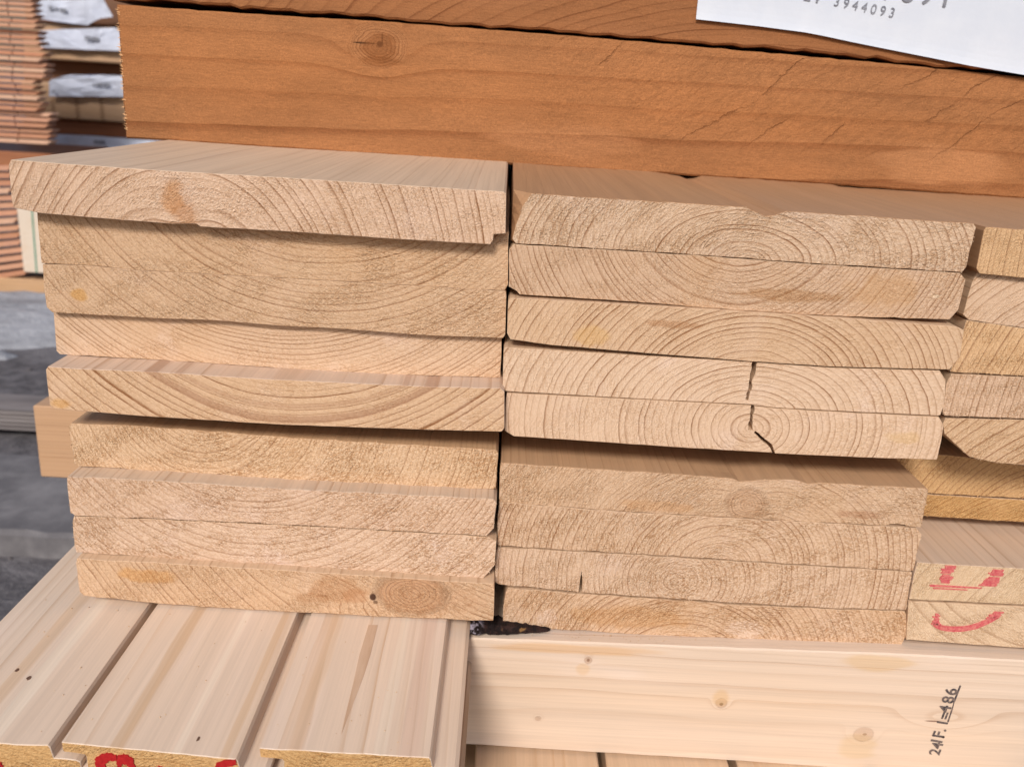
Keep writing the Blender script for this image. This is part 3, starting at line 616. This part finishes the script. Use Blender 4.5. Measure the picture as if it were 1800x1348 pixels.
paint_poly([ragged([(-14,1338),(2,1339),(6,1345),(3,1352),(-10,1354)], 3, 1.2)], ptA, bA, redp, .0006)
# knots as small inset plugs in the board tops
kn = plain('knot_wood', (.10,.055,.04), (.20,.11,.07), 900, .6, .0003)
def plug(parent, px, py, r_, z):
    c = PZ(px, py, z); bm = bmesh.new(); n = 14; rg = random.Random(px)
    rim_ = [bm.verts.new((c.x+math.cos(6.283*i/n)*r_*rg.uniform(.8, 1.15)-parent.location.x, c.y+math.sin(6.283*i/n)*r_*1.5*rg.uniform(.8, 1.15)-parent.location.y, z+.00008-parent.location.z)) for i in range(n)]
    lo_ = [bm.verts.new(v.co-Vector((0, 0, .003))) for v in rim_]; bm.faces.new(rim_)
    for i in range(n): bm.faces.new((rim_[i], lo_[i], lo_[(i+1) % n], rim_[(i+1) % n]))
    bmesh.ops.recalc_face_normals(bm, faces=bm.faces); me = bpy.data.meshes.new('knot_mesh'); bm.to_mesh(me); bm.free(); me.materials.append(kn)
    link('knot', me, parent)
plug(bB, 356, 1147, .0008, ZC); plug(bB, 347, 1298, .0010, ZC); plug(bA, 36, 1261, .0007, ZC-.0012); plug(bA, 30, 1177, .0008, ZC-.0012); plug(bA, 51, 1191, .0009, ZC-.0012)
# narrow brown streak (resin pocket) on the right board
def streak():
    pts = [PZ(x, y, ZC-.0003) for x, y in ((664,1098),(651,1150),(640,1185),(625,1225),(600,1290),(606,1262),(620,1205),(632,1150),(648,1098))]
    bm = bmesh.new(); a_ = [bm.verts.new((q.x-bC.location.x, q.y-bC.location.y, q.z+.00007-bC.location.z)) for q in pts]; bm.faces.new(a_)
    lo_ = [bm.verts.new(v.co-Vector((0, 0, .002))) for v in a_]
    for i in range(len(pts)): bm.faces.new((a_[i], lo_[i], lo_[(i+1) % len(pts)], a_[(i+1) % len(pts)]))
    bmesh.ops.triangulate(bm, faces=[f for f in bm.faces if len(f.verts) > 4]); bmesh.ops.recalc_face_normals(bm, faces=bm.faces)
    me = bpy.data.meshes.new('streak_mesh'); bm.to_mesh(me); bm.free(); me.materials.append(plain('resin_streak', (.50,.33,.22), (.60,.43,.31), 200, .5, .0001, stretch=(1,.1,1))); link('resin_streak', me, bC)
streak()

# ------------------------------------------------------------------ pack of boards below the pale beam
ZL = BPT((1067, 1326)).z-.0006
lowm = [topm('pk%d' % i, (.01*i-.02, -.04-.01*i), .004+.0006*i, .5, early=(.60,.42,.28)) for i in range(3)]
lend = endm('pk', (0, -.05), .003)
seams = [PZ(836, 1318, ZL), PZ(1052, 1340, ZL), PZ(1066, 1340, ZL), PZ(1282, 1345, ZL), PZ(1297, 1345, ZL), PZ(1530, 1370, ZL), PZ(1545, 1370, ZL), PZ(1800, 1380, ZL)]
for i, lb in enumerate(('low brown board beneath the pale beam, nearest its left end', 'low brown board beneath the pale beam between two dark gaps', 'low brown board beneath the pale beam, right of the second gap', 'low brown board beneath the pale beam at the lower right')):
    x0, x1 = seams[2*i].x, seams[2*i+1].x
    o3 = Vector(((x0+x1)/2, -.16, ZL-.019)); bx, o3 = bevel_box(x0, x1, -.16, .9, ZL-.019, ZL, lowm[i % 3], .0008, o3)
    tag(link('low_board', bx, None, o3), lb, 'board', 'boards beneath the pale beam')
# bearers that carry everything down to the ground (mostly out of the picture)
bearer_m = topm('bear', (0, -.02), .004, .4, early=(.45,.31,.20))
zc2 = ZC-.0388
q = P(60, 714, .36); zbk = P(60, 716, .36).z
# block whose end sticks out at the left, behind the stack
yk = PZ(75, 712, zc2).y
bl0, bl1 = P(57, 713, yk), P(66, 838, yk)
print('bearer block', yk, bl0, bl1)
me, o3 = bevel_box(bl0.x, .30, yk, yk+.045, bl1.z, bl0.z, wood('bearer_block', (.03, -.02), .0028, axis='x', early=(.52,.32,.19), late=(.42,.24,.13), con=.5, seed=1.7, end=False, stain=.3, stretch=1), .0012, Vector((bl0.x, yk, bl1.z)))
tag(link('bearer_block', me, None, o3), 'brown square bearer sticking out left of the stack, blurred', 'timber')
hidden_box('bearer_post', 'squared support timber under the front of the boards, below the picture', 'timber', -.10, .30, .0, .06, 0, ZL-.02, bearer_m) if False else None

# ------------------------------------------------------------------ ground and yard behind
def ground():
    s = NT('yard_asphalt'); x, y, z = s.obj()
    n = s.noise(s.P, 3.2, 5, .65); n2 = s.noise(s.P, 22, 4, .7); n3 = s.noise(s.P, 120, 3, .7)
    c = s.mix(s.ss(n2, .32, .68), (.085,.080,.088,1), (.165,.155,.165,1)); c = s.mix(s.mul(s.ss(n, .52, .64), .55), c, (.24,.23,.245,1))
    c = s.mix(s.ss(n3, .62, .72), c, (.24,.22,.22,1))
    m = s.done(c, .9, s.add(n2, s.mul(n3, .5)), .008, 1.0, .15)
    me = bpy.data.meshes.new('ground_mesh'); bm = bmesh.new(); bmesh.ops.create_grid(bm, x_segments=8, y_segments=8, size=60); bm.to_mesh(me); bm.free(); me.materials.append(m)
    tag(link('ground', me, None, (0, 20, 0)), kind='structure')
ground()
snow = plain('dirty_snow', (.24,.245,.27), (.40,.41,.45), 5, .7, .03, 5)
def lump(name, cx, cy, rx, ry, h, mat, seed, kind=None, label=None, cat=None):
    bm = bmesh.new(); r = random.Random(seed); n, m = 40, 14; ph = [r.uniform(0, 6.28) for _ in range(6)]; rings = []
    for j in range(m+1):
        t = j/m; row = []
        for i in range(n):
            a = 6.283*i/n; k = 1+.16*math.sin(2*a+ph[0])+.10*math.sin(5*a+ph[1])+.06*math.sin(11*a+ph[2])
            row.append(bm.verts.new((math.cos(a)*rx*k*t if t else 0, math.sin(a)*ry*k*t if t else 0, h*(1-t**2.2)*(1+.5*math.sin(7*a*t+ph[3])*t)+r.uniform(-.004, .004)-(.02 if j == m else 0))))
        rings.append(row)
    for A, B in zip(rings, rings[1:]):
        for i in range(n): bm.faces.new((A[i], A[(i+1) % n], B[(i+1) % n], B[i]))
    bmesh.ops.remove_doubles(bm, verts=bm.verts, dist=1e-5); bmesh.ops.recalc_face_normals(bm, faces=bm.faces)
    for f in bm.faces: f.smooth = True
    me = bpy.data.meshes.new(name+'_mesh'); bm.to_mesh(me); bm.free(); me.materials.append(mat)
    return tag(link(name, me, None, (cx, cy, 0)), label, cat, None, kind)
g1 = PZ(20, 560, 0); g2 = PZ(10, 625, 0)
lump('snow_patch', g1.x-.1, g1.y, .75, .42, .05, snow, 4, 'structure')
lump('snow_patch', g2.x-.20, g2.y, .22, .09, .03, snow, 9, 'structure')
gd1 = PZ(40, 772, 0); gd0 = PZ(40, 700, 0)
# weathered ridged board on the ground
wm = plain('weathered_grey_wood', (.16,.14,.14), (.26,.235,.235), 18, .85, .001, 4, (.15, 1, 3))
def ridged():
    y0 = gd1.y; z0 = .02; h = P(40, 724, y0).z; n = 5; prof = []
    for i in range(n):
        a = z0+(h-z0)*i/n; d = (h-z0)/n
        prof += [(y0, a), (y0, a+d*.62), (y0+.008, a+d*.72), (y0+.008, a+d*.95)]
    prof += [(y0, h), (y0+.05, h+.004), (y0+.11, h), (y0+.11, z0)]
    bm = bmesh.new(); o = Vector((gd1.x-.5, y0, 0))
    A = [bm.verts.new((gd1.x-1.5-o.x, y-o.y, z)) for y, z in prof]; B = [bm.verts.new((gd1.x+.75-o.x, y-o.y, z+.004)) for y, z in prof]; n = len(prof)
    for i in range(n): bm.faces.new((A[i], B[i], B[(i+1) % n], A[(i+1) % n]))
    bm.faces.new(A); bm.faces.new(B); bmesh.ops.recalc_face_normals(bm, faces=bm.faces); bmesh.ops.triangulate(bm, faces=[f for f in bm.faces if len(f.verts) > 4])
    me = bpy.data.meshes.new('ridged_mesh'); bm.to_mesh(me); bm.free(); me.materials.append(wm)
    tag(link('weathered_board', me, None, o), 'grey weathered ridged board lying on the ground at left', 'board')
ridged()
conc = plain('grey_concrete', (.13,.124,.134), (.24,.23,.24), 11, .9, .003, 5)
def slab(label, y_edge, y_back, h):
    e0 = PZ(40, y_edge, h); e1 = PZ(40, y_back, h); r = random.Random(int(y_edge)); n = 60; bm = bmesh.new()
    prof = [(0, 0), (0, h-.008), (.008, h), (e1.y-e0.y, h), (e1.y-e0.y, 0)]; rows = []; o = Vector((e0.x-.6, e0.y, 0))
    for i in range(n+1):
        x = -1.0+2.4*i/n; j = r.uniform(-.006, .006); rows.append([bm.verts.new((x, y+(j if k < 3 else 0), z+(r.uniform(-.003, .003) if k in (1, 2) else 0))) for k, (y, z) in enumerate(prof)])
    for A, B in zip(rows, rows[1:]):
        for k in range(len(prof)): bm.faces.new((A[k], A[(k+1) % len(prof)], B[(k+1) % len(prof)], B[k]))
    bm.faces.new(rows[0]); bm.faces.new(rows[-1][::-1]); bmesh.ops.recalc_face_normals(bm, faces=bm.faces)
    me = bpy.data.meshes.new('slab_mesh'); bm.to_mesh(me); bm.free(); me.materials.append(conc)
    tag(link('concrete_slab', me, None, o), label, 'slab')
slab('grey concrete slab on the ground at far left, nearer the ridged board', 936, 800, .05)
# rubble clods on the asphalt
clod_m = plain('clod', (.09,.08,.085), (.19,.175,.18), 30, .9, .004)
def clods():
    bm = bmesh.new(); r = random.Random(21)
    for i in range(36):
        p = PZ(r.uniform(-200, 260), r.uniform(630, 1080), 0); s_ = r.uniform(.003, .009)*(2 if r.random() < .1 else 1)
        res = bmesh.ops.create_icosphere(bm, subdivisions=1, radius=s_, matrix=Matrix.Translation((p.x, p.y, s_*.25)))
        for v in res['verts']: v.co += Vector((r.uniform(-1, 1), r.uniform(-1, 1), r.uniform(-.6, .4)))*s_*.4
    me = bpy.data.meshes.new('clods_mesh'); bm.to_mesh(me); bm.free(); me.materials.append(clod_m)
    tag(link('rubble', me), 'small dark clods and grit scattered on the asphalt', None, None, 'stuff')
clods()

# ---- blurred packs at the upper left
YS = PZ(20, 517, 0).y
print('YS', YS)
S1 = lambda px, py: P(px, py, YS)
slat_ms = [wood('lath_%d' % i, (0.02*i, -.05), .006, early=e, late=(.33,.14,.07), con=.5, seed=i*1.3, end=False, stain=.4, pale=.2) for i, e in enumerate(((.57,.31,.20),(.50,.24,.145),(.63,.39,.27),(.55,.29,.19)))]
lab_n = 0
def slat(px0, px1, y0, y1, tilt, yoff, i, notch):
    """one thin board of the blurred pack; its end carries a dark groove"""
    A = S1(px0, y0+tilt*(px0-px1)/100*-1); x0 = S1(px0, y0).x; x1 = S1(px1, y0).x
    zt_, zb_ = S1(px1, y0).z, S1(px1, y1).z; dz = (S1(px0, y0+tilt).z-S1(px0, y0).z)
    xn = S1(notch, y0).x; th = zt_-zb_; g = .004
    f = lambda x: dz*(x1-x)/(x1-x0)
    top = [(x0, zt_+f(x0)), (xn, zt_+f(xn)), (xn+.001, zt_+f(xn)-th*.75), (xn+g, zt_+f(xn)-th*.75), (xn+g+.001, zt_+f(xn)), (x1-.004, zt_), (x1, zt_-th*.25), (x1-.012, zt_-th*.6), (x1-.014, zb_+.001), (x0, zb_+f(x0)+.001)]
    o3 = Vector(((x0+x1)/2, YS+yoff, min(q[1] for q in top)))
    me = prism(top[::-1], o3, (YS+yoff, 0), .06, [slat_ms[i % 4]], rim=.001)
    return link('thin_board', me, None, o3)
packU = 'thin boards in the upper blurred pack'; packL = 'thin boards in the lower blurred pack'
ends1 = [57,59,60,60,63,63,65,64,66,70,72,74,73,78,81,79,61,60,62,68,69,67,84,88,84,86,87,88]
rs_ = random.Random(31); y = -14.0; k = 0
pitch = (258+14)/len(ends1)
for k, ex in enumerate(ends1):
    o = slat(-260, ex, y, y+pitch-2.4, 2.5, rs_.uniform(0, .03), rs_.randint(0, 9), 8+rs_.uniform(-3, 3)+k*.7)
    tag(o, 'thin orange board in the upper pack of boards at the left edge, blurred', 'board', packU); y += pitch
y = 292.0
for k in range(15):
    ph = 13.1
    o = slat(-260, 14+k*2.2+rs_.uniform(-2, 4), y, y+ph-3.2, 14+k*3.2, rs_.uniform(0, .03), rs_.randint(0, 9), -60)
    tag(o, 'thin orange board in the lower tilted pack at the left edge, blurred', 'board', packL); y += ph
def sbox(name, label, cat, px0, px1, y0, y1, Y, dep, mat, bev=.004, group=None):
    a, c = P(px0, y0, Y), P(px1, y1, Y); m_ = P((px0+px1)/2, (y0+y1)/2, Y)
    zt_, zb_ = P((px0+px1)/2, y0, Y).z, P((px0+px1)/2, y1, Y).z
    me, o3 = bevel_box(P(px0, (y0+y1)/2, Y).x, P(px1, (y0+y1)/2, Y).x, Y, Y+dep, zb_, zt_, mat, bev); return tag(link(name, me, None, o3), label, cat, group)
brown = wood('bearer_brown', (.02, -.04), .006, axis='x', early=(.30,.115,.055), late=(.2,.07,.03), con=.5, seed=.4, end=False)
tanb = wood('bearer_tan', (.02, -.04), .008, axis='x', early=(.52,.33,.19), late=(.40,.22,.11), con=.5, seed=.9, end=False)
sbox('bearer', 'dark brown bearer between the two blurred packs of thin boards', 'timber', -260, 90, 261, 287, YS+.02, .8, brown)
sbox('bearer', 'tan bearer on the ground under the lower blurred pack', 'timber', -260, 110, 484, 517, YS+.01, .09, tanb)
pale_m = wood('pale_upright', (.02, -.04), .01, early=(.66,.56,.46), late=(.55,.42,.3), con=.3, seed=.2, end=False)
up = sbox('pale_panel', 'pale upright board with a green line, behind the left planks', 'board', 33, 90, 330, 480, YS-.012, .25, pale_m)
gm = plain('green_paint', (.06,.22,.16), (.09,.28,.2), 50)
a, c = P(52, 332, YS-.0125), P(63, 479, YS-.0125)
bm = bmesh.new(); w_ = .006
vs = [bm.verts.new(Vector((x, yy, z))-up.location) for x, yy, z in ((a.x, YS-.0128, a.z), (a.x+w_, YS-.0128, a.z), (c.x+w_, YS-.0128, c.z), (c.x, YS-.0128, c.z), (a.x, YS-.0108, a.z), (a.x+w_, YS-.0108, a.z), (c.x+w_, YS-.0108, c.z), (c.x, YS-.0108, c.z))]
for f in ((0,1,2,3),(4,5,1,0),(7,3,2,6),(0,3,7,4),(1,5,6,2)): bm.faces.new([vs[i] for i in f])
me = bpy.data.meshes.new('line_mesh'); bm.to_mesh(me); bm.free(); me.materials.append(gm); link('green_line', me, up)

# labelled packs further back
YP = YS+.55
bpaper = plain('white_wrap', (.50,.54,.66), (.64,.68,.80), 6, .6, .004)
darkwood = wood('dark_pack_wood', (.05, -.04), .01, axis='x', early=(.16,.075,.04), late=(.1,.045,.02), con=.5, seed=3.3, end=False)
packw = wood('pack_wood', (.05, -.1), .012, axis='x', early=(.50,.325,.20), late=(.36,.2,.11), con=.5, seed=4.4, end=False)
def pack(label, y0, y1, mat, px0=40, px1=330, Y=YP, name='timber_pack'):
    return sbox(name, label, 'timber pack', px0, px1, y0, y1, Y, .7, mat, .006)
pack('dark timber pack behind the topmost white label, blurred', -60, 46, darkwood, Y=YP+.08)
pack('tan timber pack under the second white label, blurred', 48, 111, packw)
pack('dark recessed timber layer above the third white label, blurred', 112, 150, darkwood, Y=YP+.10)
pf = pack('tan finger-jointed timber pack under the third white label, blurred', 151, 214, packw)
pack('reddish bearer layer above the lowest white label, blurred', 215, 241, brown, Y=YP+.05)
pack('lowest timber pack at upper left, mostly hidden by the top plank, blurred', 242, 500, packw, Y=YP+.02)
# finger joints as zigzag grooves on the tan pack
zz = plain('joint_line', (.17,.085,.045), (.22,.12,.06), 60)
for j, px in enumerate((92, 134, 177)):
    poly = []; n = 12
    for i in range(n+1): poly.append((px+(3.5 if i % 2 else -3.5)+i*.35, 172+i*3.5))
    pl = [(x-1.0, yy) for x, yy in poly]+[(x+1.2, yy) for x, yy in poly[::-1]]
    paint_poly([pl], lambda p: P(p[0], p[1], YP), pf, zz, .002, 'finger_joint')
def wsheet(label, outline, Y, txts):
    pts = [P(px, py, Y) for px, py in outline]; o = Vector((sum(p.x for p in pts)/len(pts), Y, min(p.z for p in pts)))
    bm = bmesh.new(); r = random.Random(int(outline[0][1])); lp = bm.faces.new([bm.verts.new((p.x-o.x, r.uniform(-.006, .004)-.004, p.z-o.z)) for p in pts])
    g = bmesh.ops.triangulate(bm, faces=[lp]); bmesh.ops.subdivide_edges(bm, edges=list(bm.edges), cuts=3, use_grid_fill=True)
    for v in bm.verts: v.co.y += .006*math.sin(v.co.x*45+v.co.z*30)+r.uniform(-.0015, .0015)
    thicken(bm, .002)
    me = bpy.data.meshes.new('wrap_mesh'); bm.to_mesh(me); bm.free(); me.materials.append(bpaper)
    ob = link('paper_label', me, None, o); tag(ob, label, 'paper label')
    for (t, p0, p1, sz) in txts:
        a_, b_ = P(*p0, Y-.016), P(*p1, Y-.016)
        text_mesh(t, sz, gink, 'printed_number', ob, a_, b_-a_, Vector((0, -1, 0)), bold=.0012, extr=.0006)
wsheet('topmost blurred white paper label with torn corner, upper left', [(64,2),(68,0),(150,0),(182,-2),(198,30),(178,33),(153,45),(110,40),(64,33)], YP-.03, [('25 96408', (85,17), (125,24), .019)])
wsheet('second blurred white label from the top, upper left', [(68,55),(110,52),(160,51),(203,49),(212,60),(214,90),(150,88),(75,84)], YP-.03, [('390408', (148,70), (188,74), .020), ('1 10', (75,77), (92,79), .012)])
wsheet('third blurred white label from the top with folded left corner, upper left', [(86,144),(92,140),(108,137),(122,132),(170,132),(230,133),(230,171),(150,170),(87,170)], YP-.03, [('11408033', (163,153), (205,153), .018), ('0 8', (92,163), (112,163), .012)])
wsheet('lowest blurred white label just above the top plank, upper left', [(88,236),(150,238),(240,244),(300,250),(300,300),(90,300)], YP-.03, [('394408', (165,252), (200,254), .016)])

# ------------------------------------------------------------------ supports below the picture, so nothing hangs in the air
for lb, x0, x1, y0, z1 in (('squared bearer standing under the boards at the front', -.16, .42, -.02, ZL-.0196), ('squared bearer standing under the boards further back', -.12, .42, .62, ZL-.0196)):
    hidden_box('support_bearer', lb, 'timber', x0, x1, y0, y0+.09, 0, z1, bearer_m, .003)
for k, (lb, y0) in enumerate((('packing timber between the bearer and the grooved boards, front', -.02), ('packing timber between the bearer and the grooved boards, back', .62))):
    hidden_box('packing_timber', lb, 'timber', -.16, -.03, y0, y0+.08, ZL-.0194, zc2-.0002, bearer_m, .002)

# sawdust crumbs lying on the boards and ledges
def crumbs(parent, n, x0, x1, y0, y1, z, seed):
    bm = bmesh.new(); r = random.Random(seed); o = parent.location
    for i in range(n):
        s_ = r.uniform(.00012, .00034)*(2 if r.random() < .06 else 1)
        res = bmesh.ops.create_icosphere(bm, subdivisions=1, radius=s_, matrix=Matrix.Translation((r.uniform(x0, x1)-o.x, r.uniform(y0, y1)-o.y, z+s_*.4-o.z)))
        for v in res['verts']: v.co += Vector((r.uniform(-1, 1), r.uniform(-1, 1), r.uniform(-.3, .3)))*s_*.5
    me = bpy.data.meshes.new('sawdust_mesh'); bm.to_mesh(me); bm.free(); me.materials.append(dust)
    ob = link('sawdust', me, parent); ob['kind'] = 'stuff'
dust = plain('sawdust', (.50,.32,.18), (.70,.53,.36), 900)
crumbs(bA, 22, a0.x+.01, fe.x-.002, fa.y+.005, .0, ZC-.0012, 1); crumbs(bB, 26, fa.x+.002, fb.x-.002, fa.y+.005, .0, ZC, 2); crumbs(bC, 22, fc.x+.002, fd.x-.002, fa.y+.005, .0, ZC-.0003, 3)
crumbs(BO, 160, .02, .28, BY+.001, BY+.010, BPT((1300, 1139)).z-.0004, 4)
